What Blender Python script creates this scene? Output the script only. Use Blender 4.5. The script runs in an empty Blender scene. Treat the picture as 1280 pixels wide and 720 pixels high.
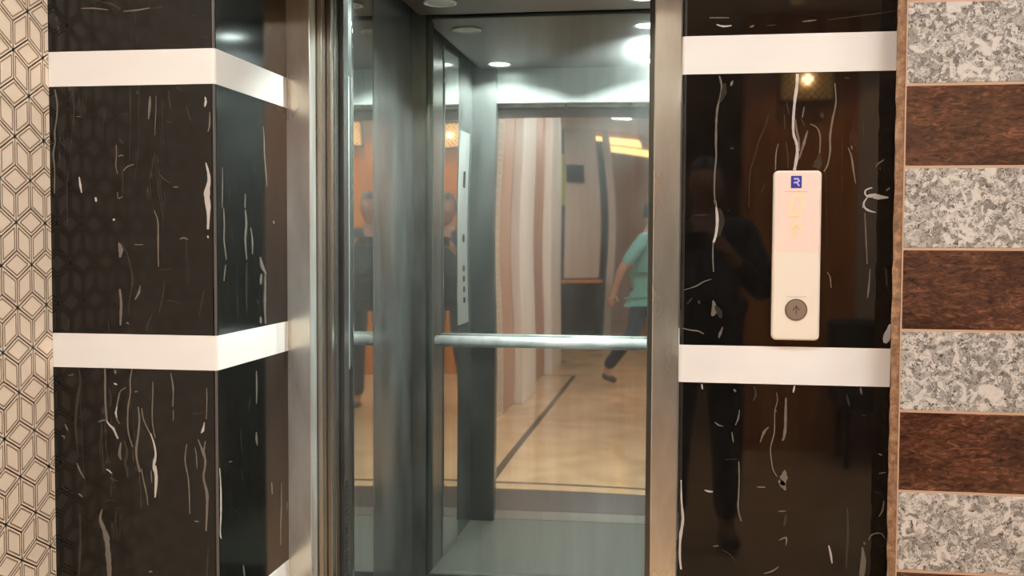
import bpy, bmesh, math, random
from mathutils import Vector, Matrix
random.seed(7)
SC = bpy.context.scene
COL = SC.collection
PI = math.pi

# ------------------------------------------------------------------ camera
EYE = 1.35
F_PX, YAW, PITCH, ROLL = 1328.3, .1533, .0457, .0041
fw = Vector((-math.sin(YAW)*math.cos(PITCH), math.cos(YAW)*math.cos(PITCH), -math.sin(PITCH)))
r0 = Vector((math.cos(YAW), math.sin(YAW), 0)); u0 = r0.cross(fw)
RT = math.cos(ROLL)*r0 + math.sin(ROLL)*u0
UP = -math.sin(ROLL)*r0 + math.cos(ROLL)*u0
camd = bpy.data.cameras.new('camera'); camd.sensor_width = 36.0; camd.lens = 36.0*F_PX/1280.0
camd.clip_start = .01; camd.clip_end = 60
cam = bpy.data.objects.new('camera', camd); COL.objects.link(cam)
M = Matrix((RT, UP, -fw)).transposed().to_4x4(); M.translation = Vector((0, 0, EYE)); cam.matrix_world = M
SC.camera = cam
def ray(px, py): return (fw*F_PX + RT*(px-640) - UP*(py-360))
def onY(px, py, Y):
    d = ray(px, py); t = Y/d.y; return Vector((d.x*t, Y, EYE+d.z*t))
def onX(px, py, X):
    d = ray(px, py); t = X/d.x; return Vector((X, d.y*t, EYE+d.z*t))

# ------------------------------------------------------------------ world, exposure, light levels
W = bpy.data.worlds.new('world'); SC.world = W; W.use_nodes = True
W.node_tree.nodes['Background'].inputs[0].default_value = (1, .93, .85, 1)
W.node_tree.nodes['Background'].inputs[1].default_value = .05
SC.view_settings.view_transform = 'Standard'; SC.view_settings.look = 'None'
SC.view_settings.exposure = 0.0; SC.view_settings.gamma = 1.0; SC.view_settings.use_curve_mapping = False
SC.cycles.max_bounces = 14; SC.cycles.glossy_bounces = 10; SC.cycles.diffuse_bounces = 4
SC.cycles.sample_clamp_indirect = 4.0; SC.cycles.blur_glossy = .6
HALL_E = 17.0            # emission of the hall's ceiling panels
HALL_COL = (1, 1.08, 1.11)
SPOT_W = 110.0           # each lit downlight of the car
SPOT_COL = (.84, .98, .96)
GOLD_E = 2.2

# ------------------------------------------------------------------ helpers
def lin(c):
    return tuple((x/255/12.92 if x/255 <= .04045 else ((x/255+.055)/1.055)**2.4) for x in c)
def mat(name, rgb=None, rough=.5, metal=0.0, spec=.5, emit=None, estr=0, linear=False):
    m = bpy.data.materials.new(name); m.use_nodes = True
    b = m.node_tree.nodes['Principled BSDF']
    if rgb is not None:
        b.inputs['Base Color'].default_value = (*(rgb if linear else lin(rgb)), 1)
    b.inputs['Roughness'].default_value = rough; b.inputs['Metallic'].default_value = metal
    b.inputs['Specular IOR Level'].default_value = spec
    if emit: b.inputs['Emission Color'].default_value = (*emit, 1); b.inputs['Emission Strength'].default_value = estr
    return m
class NT:
    def __init__(s, m): s.t = m.node_tree; s.n = s.t.nodes; s.b = s.n['Principled BSDF']
    def add(s, typ, **kw):
        n = s.n.new(typ)
        for k, v in kw.items():
            if k.startswith('i_'): n.inputs[k[2:].replace('_', ' ')].default_value = v
            else: setattr(n, k, v)
        return n
    def link(s, a, b): s.t.links.new(a, b)
    def coord(s, scale=(1,1,1), rot=(0,0,0), kind='Object'):
        c = s.n.new('ShaderNodeTexCoord'); mp = s.n.new('ShaderNodeMapping')
        mp.inputs['Scale'].default_value = scale; mp.inputs['Rotation'].default_value = rot
        s.link(c.outputs[kind], mp.inputs['Vector']); return mp.outputs['Vector']
    def ramp(s, fac, stops, interp='LINEAR'):
        r = s.n.new('ShaderNodeValToRGB'); r.color_ramp.interpolation = interp
        el = r.color_ramp.elements
        while len(el) < len(stops): el.new(.5)
        for e, (p, c) in zip(el, stops):
            e.position = p; e.color = (*c, 1) if len(c) == 3 else c
        s.link(fac, r.inputs['Fac']); return r.outputs['Color']
    def mix(s, fac, a, b, mode='MIX'):
        n = s.n.new('ShaderNodeMix'); n.data_type = 'RGBA'; n.blend_type = mode
        for v, i in ((fac, 0), (a, 6), (b, 7)):
            if hasattr(v, 'links') or hasattr(v, 'is_linked'): s.link(v, n.inputs[i])
            else: n.inputs[i].default_value = v if i == 0 else ((*v, 1) if len(v) == 3 else v)
        return n.outputs[2]

def obj(name, bm, mats, parent=None, smooth=False, loc=None):
    me = bpy.data.meshes.new(name); bm.normal_update(); bm.to_mesh(me); bm.free()
    for m in (mats if isinstance(mats, (list, tuple)) else [mats]): me.materials.append(m)
    if smooth:
        for p in me.polygons: p.use_smooth = True
    o = bpy.data.objects.new(name, me); COL.objects.link(o)
    if parent: o.parent = parent
    if loc: o.location = loc
    return o
def tag(o, label=None, cat=None, group=None, kind=None):
    if label: o['label'] = label
    if cat: o['category'] = cat
    if group: o['group'] = group
    if kind: o['kind'] = kind
    return o
def thing(name, label, cat, loc=(0,0,0), group=None, rz=0):
    o = bpy.data.objects.new(name, None); COL.objects.link(o); o.location = loc; o.rotation_euler.z = rz
    o.empty_display_size = .05
    return tag(o, label, cat, group)
def struct(name, bm, mats, label, parent=None):
    o = obj(name, bm, mats, parent); o['kind'] = 'structure'; o['label'] = label; o['category'] = 'wall' if name.startswith('wall') else name.split('_')[0]
    return o
def box(bm, x0, x1, y0, y1, z0, z1, mi=0, bev=0, seg=2):
    r = bmesh.ops.create_cube(bm, size=1)
    vs = r['verts']
    for v in vs:
        v.co = Vector((x0 if v.co.x < 0 else x1, y0 if v.co.y < 0 else y1, z0 if v.co.z < 0 else z1))
    fs = list({f for v in vs for f in v.link_faces})
    for f in fs: f.material_index = mi
    if bev:
        es = list({e for v in vs for e in v.link_edges})
        rr = bmesh.ops.bevel(bm, geom=es, offset=bev, segments=seg, affect='EDGES', profile=.5)
        for f in rr['faces']: f.material_index = mi
    return bm
def B(*a, **k): return box(bmesh.new(), *a, **k)
def quad(bm, pts, mi=0):
    f = bm.faces.new([bm.verts.new(p) for p in pts]); f.material_index = mi; return f
def cyl(bm, a, b, r, n=24, mi=0, r2=None, caps=True):
    a = Vector(a); b = Vector(b); d = (b-a); L = d.length; d.normalize()
    q = Vector((0,0,1)).rotation_difference(d)
    m_ = Matrix.Translation((a+b)/2) @ q.to_matrix().to_4x4()
    rr = bmesh.ops.create_cone(bm, cap_ends=caps, segments=n, radius1=r, radius2=r if r2 is None else r2, depth=L, matrix=m_)
    for f in {f for v in rr['verts'] for f in v.link_faces}: f.material_index = mi; f.smooth = len(f.verts) == 4
    return bm
def ring(bm, c, axis, ro, ri, h, n=40, mi=0):
    c = Vector(c); q = Vector((0,0,1)).rotation_difference(Vector(axis)).to_matrix()
    vs = []
    for k in range(n):
        t = 2*PI*k/n; d = Vector((math.cos(t), math.sin(t), 0))
        vs.append([bm.verts.new(c + q @ (d*rr + Vector((0,0,zz)))) for rr, zz in ((ro,0),(ro,h*.7),((ro+ri)/2,h),(ri,h*.7),(ri,0))])
    for k in range(n):
        a, b = vs[k], vs[(k+1) % n]
        for j in range(5):
            f = bm.faces.new((a[j], b[j], b[(j+1)%5], a[(j+1)%5])); f.material_index = mi; f.smooth = True
    return bm

# ------------------------------------------------------------------ materials
def marble_black(rough):
    m = mat('polished black marble', rough=rough, spec=.5); t = NT(m)
    v = t.coord((9, 9, .9)); n1 = t.add('ShaderNodeTexNoise', i_Scale=1.6, i_Detail=5.0, i_Roughness=.55, i_Distortion=.6); t.link(v, n1.inputs['Vector'])
    line = t.ramp(n1.outputs['Fac'], [(.492,(0,0,0)),(.5,(1,1,1)),(.508,(0,0,0))])
    v2 = t.coord((3.2, 3.2, 1.3)); n2 = t.add('ShaderNodeTexNoise', i_Scale=1.7, i_Detail=3.0); t.link(v2, n2.inputs['Vector'])
    msk = t.ramp(n2.outputs['Fac'], [(.56,(0,0,0)),(.72,(1,1,1))])
    both = t.mix(1.0, line, msk, 'MULTIPLY')
    n3 = t.add('ShaderNodeTexNoise', i_Scale=40.0, i_Detail=3.0); t.link(t.coord((1,1,.4)), n3.inputs['Vector'])
    base = t.ramp(n3.outputs['Fac'], [(.3,(.0045,.0040,.0036)),(.75,(.010,.0085,.007))])
    t.link(t.mix(both, base, (.07,.062,.055)), t.b.inputs['Base Color'])
    return m
M_MARB = marble_black(.1); M_MARB2 = marble_black(.035)
M_ARRIS_GLINT = mat('grey arris highlight', (92,86,82), .3)  # corner highlight painted as a lighter grey along the arris
M_V1 = mat('white marble vein', (190,180,172), .06)
M_V2 = mat('grey marble vein', (110,101,92), .06)
M_V3 = mat('dim marble vein', (54,49,43), .06)
def stone_white():
    m = mat('polished white stone', rough=.14); t = NT(m)
    n = t.add('ShaderNodeTexNoise', i_Scale=9.0, i_Detail=4.0); t.link(t.coord((.4,.4,1)), n.inputs['Vector'])
    t.link(t.ramp(n.outputs['Fac'], [(.3, lin((240,234,228))), (.7, lin((247,242,236)))]), t.b.inputs['Base Color'])
    return m
M_WHITE = stone_white()
M_PAPER = mat('cream lattice wall panel', (246,228,206), .5)
M_PLINE = mat('tan lattice line', (156,122,92), .6)
def granite_grey():
    m = mat('grey speckled granite', rough=.13); t = NT(m)
    c = t.coord((1,1,1))
    w = t.add('ShaderNodeTexNoise', i_Scale=38.0, i_Detail=3.0); t.link(c, w.inputs['Vector'])
    cw = t.mix(.035, c, w.outputs['Color'], 'ADD')
    v = t.add('ShaderNodeTexVoronoi', i_Scale=120.0); t.link(cw, v.inputs['Vector'])
    sp = t.n.new('ShaderNodeSeparateColor'); t.link(v.outputs['Color'], sp.inputs[0])
    base = t.ramp(sp.outputs[0], [(0,lin((128,120,112))),(.3,lin((158,150,141))),(.6,lin((186,177,168))),(1,lin((214,205,195)))])
    n = t.add('ShaderNodeTexNoise', i_Scale=95.0, i_Detail=6.0, i_Roughness=.7, i_Distortion=3.0); t.link(c, n.inputs['Vector'])
    dk = t.ramp(n.outputs['Fac'], [(.39,(1,1,1)),(.475,(0,0,0))])
    col = t.mix(dk, base, lin((66,63,60)))
    n2 = t.add('ShaderNodeTexNoise', i_Scale=36.0, i_Detail=3.0, i_Distortion=1.0); t.link(c, n2.inputs['Vector'])
    lt = t.ramp(n2.outputs['Fac'], [(.58,(0,0,0)),(.63,(.85,.85,.85))])
    t.link(t.mix(lt, col, lin((216,207,197))), t.b.inputs['Base Color'])
    return m
def granite_brown():
    m = mat('brown streaked granite', rough=.08); t = NT(m)
    c = t.coord((30, 30, 85), (0, -.6, 0))
    n = t.add('ShaderNodeTexNoise', i_Scale=1.5, i_Detail=8.0, i_Roughness=.68, i_Distortion=1.1); t.link(c, n.inputs['Vector'])
    base = t.ramp(n.outputs['Fac'], [(.3,lin((34,20,15))),(.44,lin((74,45,33))),(.56,lin((102,64,46))),(.7,lin((146,98,72)))])
    n2 = t.add('ShaderNodeTexNoise', i_Scale=7.0, i_Detail=4.0); t.link(t.coord((1,1,1.6)), n2.inputs['Vector'])
    dk = t.ramp(n2.outputs['Fac'], [(.42,(0,0,0)),(.68,(.7,.7,.7))])
    t.link(t.mix(dk, base, lin((34,20,14))), t.b.inputs['Base Color'])
    return m
M_GG, M_GB = granite_grey(), granite_brown()
M_GROUT = mat('pink beige grout', (196,160,132), .8)
def edge_stone():
    m = mat('rough tan stone edge', rough=.7); t = NT(m)
    n = t.add('ShaderNodeTexNoise', i_Scale=60.0, i_Detail=6.0, i_Roughness=.7); t.link(t.coord(), n.inputs['Vector'])
    t.link(t.ramp(n.outputs['Fac'], [(.3,lin((84,58,40))),(.5,lin((142,104,74))),(.7,lin((190,150,112)))]), t.b.inputs['Base Color'])
    return m
M_EDGE = edge_stone()
def steel(name, rgb, rough, dirt=.0, aniso=0.0, streak=(60, 60, .8), dirtrough=.30, dust=.0, vary=1.0):
    m = mat(name, rgb, rough, 1.0); t = NT(m)
    n = t.add('ShaderNodeTexNoise', i_Scale=3.0, i_Detail=6.0, i_Roughness=.6); t.link(t.coord(streak), n.inputs['Vector'])
    mr = t.n.new('ShaderNodeMapRange'); mr.inputs['To Min'].default_value = rough*(1-.25*vary); mr.inputs['To Max'].default_value = rough*(1+.3*vary)
    t.link(n.outputs['Fac'], mr.inputs['Value']); t.link(mr.outputs[0], t.b.inputs['Roughness'])
    c = lin(rgb)
    t.link(t.ramp(n.outputs['Fac'], [(.3, tuple(x*(1-.1*vary) for x in c)), (.7, tuple(min(1, x*(1+.08*vary)) for x in c))]), t.b.inputs['Base Color'])
    if aniso:
        t.b.inputs['Anisotropic'].default_value = aniso
        tg = t.n.new('ShaderNodeTangent'); tg.direction_type = 'RADIAL'; tg.axis = 'Z'; t.link(tg.outputs[0], t.b.inputs['Tangent'])
    if dirt or dust:
        n2 = t.add('ShaderNodeTexNoise', i_Scale=5.0, i_Detail=4.0); t.link(t.coord((2, 2, .6)), n2.inputs['Vector'])
        last = t.b.outputs[0]
        for amt, bs in ((dirt, 'm'), (dust, 'd')):
            if not amt: continue
            if bs == 'm':
                d = t.n.new('ShaderNodeBsdfPrincipled'); d.inputs['Metallic'].default_value = 1; d.inputs['Roughness'].default_value = dirtrough
                d.inputs['Base Color'].default_value = (*c, 1)
            else:
                d = t.n.new('ShaderNodeBsdfDiffuse'); d.inputs['Color'].default_value = (.62, .64, .62, 1)
            mx = t.n.new('ShaderNodeMixShader'); m2 = t.n.new('ShaderNodeMapRange')
            m2.inputs['From Min'].default_value = .3; m2.inputs['From Max'].default_value = .7
            m2.inputs['To Min'].default_value = amt*.6; m2.inputs['To Max'].default_value = amt*1.4
            t.link(n2.outputs['Fac'], m2.inputs['Value']); t.link(m2.outputs[0], mx.inputs[0])
            t.link(last, mx.inputs[1]); t.link(d.outputs[0], mx.inputs[2]); last = mx.outputs[0]
        t.link(last, t.n['Material Output'].inputs['Surface'])
    return m
M_MIRR = steel('mirror polished steel', (215,218,214), .022, dirt=.08, dust=.012, streak=(8, 8, .5))
M_BRUSH = steel('brushed steel', (90,84,70), .25, dust=.075, streak=(60, 60, .6), vary=.08)
M_TRANS = steel('dusty brushed steel transom', (176,178,176), .35, dust=.6)
M_BRUSHD = steel('dark brushed steel', (74,72,66), .25, dust=.06, vary=.1)
M_JAMB = steel('satin steel door frame', (230,214,190), .22, dust=.32, vary=0)
M_DOOR = steel('satin steel door', (170,164,150), .2, dust=.06, vary=.0)
M_CHROME = steel('chrome tube', (248,250,250), .22, dust=.45, streak=(3, 3, 3))
M_COP = steel('pale steel control panel', (228,232,230), .42)
M_CEIL = mat('brown grey car ceiling', (82,73,64), .45, .3)
M_VOID = mat('dark void', (14,14,15), .9)
M_RUB = mat('black rubber', (20,20,20), .7)
M_CFLOOR = mat('grey green vinyl', (76,75,66), .45)
M_SILLST = mat('dark stone threshold', (62,54,50), .3)
M_ALU = steel('aluminium sill', (200,198,190), .3)
M_LENS_ON = mat('lit lamp lens', (255,255,255), .3, emit=SPOT_COL, estr=40)
M_LENS_OFF = mat('unlit lamp lens', (170,166,158), .35)
M_RIMW = mat('white lamp rim', (196,190,180), .4)
M_PLATE = mat('cream plastic plate', (243,229,210), .28)
M_PINK = mat('display window with pink glow', (250,221,206), .22)  # LED glow put into the pink colour of the window
M_BLUE = mat('blue badge', (52,52,150), .35)
M_BADGE = mat('pale badge mark', (190,185,235), .4)
M_LED = mat('pale yellow display segment', (246,222,176), .4, emit=lin((255,240,205)), estr=.03)
M_LED0 = mat('unlit display hollow', (236,205,182), .4)
M_HAIRL = mat('engraved line', (205,192,176), .6)
M_BTN = mat('grey button cap', (158,140,126), .35, .5)
M_BTNR = mat('button ring', (126,108,94), .3, .8)
M_BTNS = mat('button arrow', (92,78,68), .5)
M_LAMP = mat('hall lamp diffuser', (255,255,255), .6, emit=HALL_COL, estr=HALL_E)
M_FRAMEW = mat('white lamp frame', (225,222,216), .5)
M_HCEIL = mat('white hall ceiling', (232,224,214), .8)
def hall_floor():
    m = mat('tan polished stone floor', rough=.12); t = NT(m)
    n = t.add('ShaderNodeTexNoise', i_Scale=2.0, i_Detail=6.0, i_Distortion=1.2); t.link(t.coord(), n.inputs['Vector'])
    t.link(t.ramp(n.outputs['Fac'], [(.3,lin((190,150,112))),(.7,lin((216,180,142)))]), t.b.inputs['Base Color'])
    return m
M_HFLOOR = hall_floor()
M_INLAY = mat('dark floor inlay', (70,60,52), .2)
M_BEIGE = mat('beige plaster', (206,180,160), .6)
M_PINKW = mat('pinkish wall', (190,150,128), .5)
M_PILW = mat('white pilaster', (240,228,216), .5)
def wood():
    m = mat('copper brown timber', rough=.25); t = NT(m)
    n = t.add('ShaderNodeTexNoise', i_Scale=2.0, i_Detail=6.0, i_Distortion=1.0); t.link(t.coord((7, 7, .7)), n.inputs['Vector'])
    t.link(t.ramp(n.outputs['Fac'], [(.3,lin((176,98,40))),(.7,lin((222,146,74)))]), t.b.inputs['Base Color'])
    return m
M_WOOD = wood()
M_DARK = mat('dark upholstery', (40,36,36), .6)
M_GOLD = mat('lit gold cove', (255,200,110), .5, emit=(1, .62, .22), estr=GOLD_E)
M_GLOW = mat('lit amber lamp panel', (236,190,120), .4, emit=(1, .55, .2), estr=2.0)
M_BRASS = mat('pale brass plate', (236,190,120), .35)
M_BULB = mat('glowing warm bulb', (255,220,160), .5, emit=(1, .74, .40), estr=90)
M_LATT = mat('bronze lattice', (90,60,30), .4, .6)
M_SKIN = mat('skin', (168,118,92), .5)
M_HAIR = mat('black hair', (18,15,14), .5)
M_NAVY = mat('navy cloth', (26,30,40), .8)
M_DENIM = mat('dark denim', (34,40,54), .85)
M_TEAL = mat('teal cloth', (104,150,142), .8)
M_DENIM2 = mat('blue denim', (44,52,72), .85)
M_SHOE = mat('brown shoe leather', (62,46,38), .5)
M_PHONE = mat('black phone glass', (14,14,16), .15)
M_EYE = mat('eye white', (225,220,214), .3)
M_GREENI = mat('yellow green cover', (170,170,50), .6)

# ------------------------------------------------------------------ main dimensions (metres, from the photo)
YF = 2.1            # face of the marble piers
YJ = 2.512          # face of the steel frame
XL0, XL1, XR0, XR1 = -1.3234, -.9503, .0078, .4046
ZB = [(EYE+.393, EYE+.320), (EYE-.2046, EYE-.2778)]
PER = ZB[0][0]-ZB[1][0]
BANDS = [(ZB[0][0]+PER, ZB[0][1]+PER), ZB[0], ZB[1], (ZB[1][0]-PER, ZB[1][1]-PER)]
HZ = 2.78           # hall ceiling
YC0, YC1 = 2.69, 3.86    # car interior front / back
XC0, XC1 = -.972, .16    # car interior left / right
ZC = 2.165               # car ceiling panel

# ------------------------------------------------------------------ hall shell
bm = bmesh.new(); box(bm, -6, 5, -10.4, YF, -.1, 0)
for (a, b, c, d) in ((-1.03, -.985, -2.9, 1.95), (-6, -.985, -2.945, -2.9), (-1.03, 4, 1.95, 1.985)):
    quad(bm, [(a, c, .0006), (b, c, .0006), (b, d, .0006), (a, d, .0006)], 1)
struct('floor', bm, [M_HFLOOR, M_INLAY], 'tan polished stone hall floor with a dark inlaid border line')
struct('ceiling', B(-6, 5, -10.4, YF+.55, HZ, HZ+.08), M_HCEIL, 'white hall ceiling above the lift lobby')

# left lattice wall
def lattice():
    bm = bmesh.new(); x = XL0
    y0w, y1w, z0w, z1w = -.35, YF+.02, 0, HZ
    box(bm, x-.12, x, y0w, y1w, z0w, z1w)
    a = .0578; dx = a*math.sqrt(3)/2
    c0 = onX(17.5, 134.2, x)
    wl = .0014; ins = .0066
    def line(p, q, off=.0004):
        d = Vector((q[0]-p[0], q[1]-p[1])); L = d.length
        if L < 1e-6: return
        d /= L; n = Vector((-d.y, d.x))*wl
        c = [(p[0]+n.x, p[1]+n.y), (q[0]+n.x, q[1]+n.y), (q[0]-n.x, q[1]-n.y), (p[0]-n.x, p[1]-n.y)]
        if all(y0w+.002 < y < y1w-.021 and z0w+.002 < z < z1w-.002 for y, z in c):
            quad(bm, [(x+off, y, z) for y, z in c], 1)
        elif any(y0w+.002 < y < y1w-.021 for y, z in c):
            # cut at the pier edge
            def cl(y, z, yo, zo):
                m_ = y1w-.0215
                if y > m_ and abs(y-yo) > 1e-9:
                    s = (m_-yo)/(y-yo); return (m_, zo+(z-zo)*s)
                return (y, z)
            p2, q2 = cl(p[0], p[1], *q), cl(q[0], q[1], *p)
            if abs(p2[0]-p[0])+abs(q2[0]-q[0]) > 0 and min(p2[0], q2[0]) > y0w+.01 and min(p2[1],q2[1]) > .01 and max(p2[1],q2[1]) < z1w-.01 and p2[0] <= y1w-.021 and q2[0] <= y1w-.021:
                c = [(p2[0]+n.x, p2[1]+n.y), (q2[0]+n.x, q2[1]+n.y), (q2[0]-n.x, q2[1]-n.y), (p2[0]-n.x, p2[1]-n.y)]
                quad(bm, [(x+off, min(y, y1w-.0205), z) for y, z in c], 1)
    def rhomb(P):
        for i in range(4): line(P[i], P[(i+1) % 4])
        c = Vector((sum(p[0] for p in P)/4, sum(p[1] for p in P)/4))
        k = 1 - ins/(a*math.sqrt(3)/4)          # inset (distance centre-edge is a*sqrt3/4)
        Q = [(c.x+(p[0]-c.x)*k, c.y+(p[1]-c.y)*k) for p in P]
        for i in range(4): line(Q[i], Q[(i+1) % 4], .0005)
    for r in range(-40, 41):
        cz = c0.z + r*1.5*a
        if cz < -a or cz > z1w+a: continue
        for q in range(-60, 20):
            cy = c0.y + (2*q + (r % 2))*dx
            if cy < y0w-dx or cy > y1w+2*dx: continue
            C = (cy, cz)
            U = (cy, cz+a); D = (cy, cz-a)
            UL = (cy-dx, cz+a/2); UR = (cy+dx, cz+a/2); DL = (cy-dx, cz-a/2); DR = (cy+dx, cz-a/2)
            rhomb([C, UR, U, UL]); rhomb([C, UL, DL, D]); rhomb([C, D, DR, UR])
    return bm
struct('wall_left', lattice(), [M_PAPER, M_PLINE], 'cream wall with tan tumbling-block lattice lines at the far left')

# ------------------------------------------------------------------ marble piers with traced veins
def veins(bm, toW, nrm, ox, oy, s, lst):
    """lst: (material index, widths px (start, mid, end), [(x, y) in crop pixels])"""
    for k, (mi, w, pts) in enumerate(lst):
        P = [Vector((ox+x/s, oy+y/s)) for x, y in pts]
        # smooth resample
        R = []
        for i in range(len(P)-1):
            p0 = P[max(0, i-1)]; p1 = P[i]; p2 = P[i+1]; p3 = P[min(len(P)-1, i+2)]
            for t in (0, .25, .5, .75):
                R.append(.5*((2*p1)+(-p0+p2)*t+(2*p0-5*p1+4*p2-p3)*t*t+(-p0+3*p1-3*p2+p3)*t**3))
        R.append(P[-1])
        n = len(R); prev = None
        for i, p in enumerate(R):
            d = (R[min(n-1, i+1)]-R[max(0, i-1)]); d.normalize(); nn = Vector((-d.y, d.x))
            u = i/(n-1)
            ww = (w[0]*(1-2*u)+w[1]*2*u) if u < .5 else (w[1]*(2-2*u)+w[2]*(2*u-1))
            ww = ww*.5/s*random.uniform(.8, 1.2) + .12
            a = toW(*(p+nn*ww)) + nrm*(.0003+.00001*k); b = toW(*(p-nn*ww)) + nrm*(.0003+.00001*k)
            cur = (bm.verts.new(a), bm.verts.new(b))
            if prev:
                f = bm.faces.new((prev[0], cur[0], cur[1], prev[1])); f.material_index = mi
            prev = cur
FY = lambda x, y: onY(x, y, YF)
NF = Vector((0, -1, 0))
def prism(pts, z0, z1, bm=None, mi=0):
    bm = bm or bmesh.new()
    lo = [bm.verts.new((x, y, z0)) for x, y in pts]; hi = [bm.verts.new((x, y, z1)) for x, y in pts]
    n = len(pts); fs = [bm.faces.new(lo[::-1]), bm.faces.new(hi)]
    for i in range(n): fs.append(bm.faces.new((lo[i], lo[(i+1) % n], hi[(i+1) % n], hi[i])))
    for f in fs: f.material_index = mi
    return bm
ch = .008
def pier_outline(x0, x1, y1, side, o=0.0):
    if side == 'L':   # rounded corner at x1
        c = [(x1+o-ch+ch*math.sin(t), YF-o+ch-ch*math.cos(t)) for t in (0, PI/8, PI/4, 3*PI/8, PI/2)]
        return [(x0, YF-o)] + c + [(x1+o, y1), (x0, y1)]
    c = [(x0-o+ch-ch*math.sin(t), YF-o+ch-ch*math.cos(t)) for t in (PI/2, 3*PI/8, PI/4, PI/8, 0)]
    return c + [(x1, YF-o), (x1, y1), (x0-o, y1)]
bm = prism(pier_outline(XL0, XL1, YJ-.001, 'L'), 0, HZ)
bm.faces.ensure_lookup_table()
for k in (3, 4): bm.faces[k+1].material_index = 4
veins(bm, FY, NF, 60, 100, 4.5, [
    (2,(7,9,5),[(38,52),(52,130),(50,210),(38,290),(40,350),(30,420),(38,500),(36,640)]),
    (3,(4,5,3),[(10,330),(22,360),(40,345)]), (1,(4,11,4),[(176,545),(182,590),(190,635)]), (1,(6,12,6),[(268,660),(272,685)]),
    (3,(3,6,3),[(140,40),(146,120),(146,250)]), (3,(3,6,3),[(118,480),(108,560),(110,720),(112,800)]),
    (2,(4,16,6),[(574,90),(572,150),(566,220)]), (2,(2,4,2),[(608,90),(608,170),(604,230),(602,310)]),
    (2,(3,5,3),[(384,365),(386,420),(382,480),(392,530)]), (3,(3,8,3),[(400,330),(412,345),(420,360)]), (2,(2,6,2),[(396,430),(410,424),(426,426)]),
    (2,(3,7,3),[(424,512),(446,488),(484,474)]), (3,(4,5,3),[(420,520),(422,580),(418,650)]), (2,(4,6,4),[(392,630),(396,665),(420,655)]),
    (1,(5,11,6),[(884,95),(888,120),(882,150)]), (2,(3,8,4),[(910,180),(910,250),(900,290)]), (1,(4,30,8),[(888,465),(902,520),(906,570),(894,640),(902,720),(902,790),(900,840)]),
    (3,(4,12,4),[(494,60),(504,72),(512,80)]), (3,(3,5,3),[(664,230),(700,242)]), (2,(3,6,3),[(704,602),(734,602)]), (3,(4,6,3),[(626,525),(650,555),(688,580)]),
    (3,(3,12,3),[(680,60),(684,110),(690,160)]), (3,(3,7,3),[(720,40),(748,58)]), (3,(3,6,3),[(780,150),(795,200),(808,235)]), (3,(3,5,3),[(410,190),(450,198)]),
    (2,(2,4,2),[(160,205),(186,206)])])
veins(bm, FY, NF, 60, 260, 4.5, [
    (1,(8,12,5),[(370,60),(372,72)]), (2,(4,30,6),[(398,195),(410,235),(405,280)]), (3,(3,8,5),[(410,200),(440,240),(465,330),(476,400),(466,480),(455,560),(462,610)]),
    (2,(8,14,8),[(404,455),(412,530),(410,600),(408,660)]), (2,(3,13,5),[(520,435),(512,475),(490,515)]), (2,(4,8,5),[(598,15),(618,70),(620,160),(620,260),(622,330)]),
    (2,(3,8,3),[(742,175),(765,168),(788,178)]), (2,(2,4,2),[(486,206),(536,206)]), (3,(4,7,4),[(654,415),(650,470),(640,525),(625,590)]), (3,(3,5,3),[(640,520),(700,522),(740,535)]),
    (1,(5,9,5),[(898,155),(902,170)]), (3,(3,6,3),[(880,460),(868,520),(850,610)]), (3,(3,6,4),[(110,10),(112,60),(114,100)]), (2,(4,10,4),[(440,650),(448,645),(456,655)]),
    (3,(4,9,4),[(120,620),(116,680)]), (3,(4,9,4),[(340,630),(344,690)]), (3,(4,6,3),[(585,600),(565,650),(555,690)]), (3,(3,5,3),[(620,350),(660,345),(690,340)])])
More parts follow.
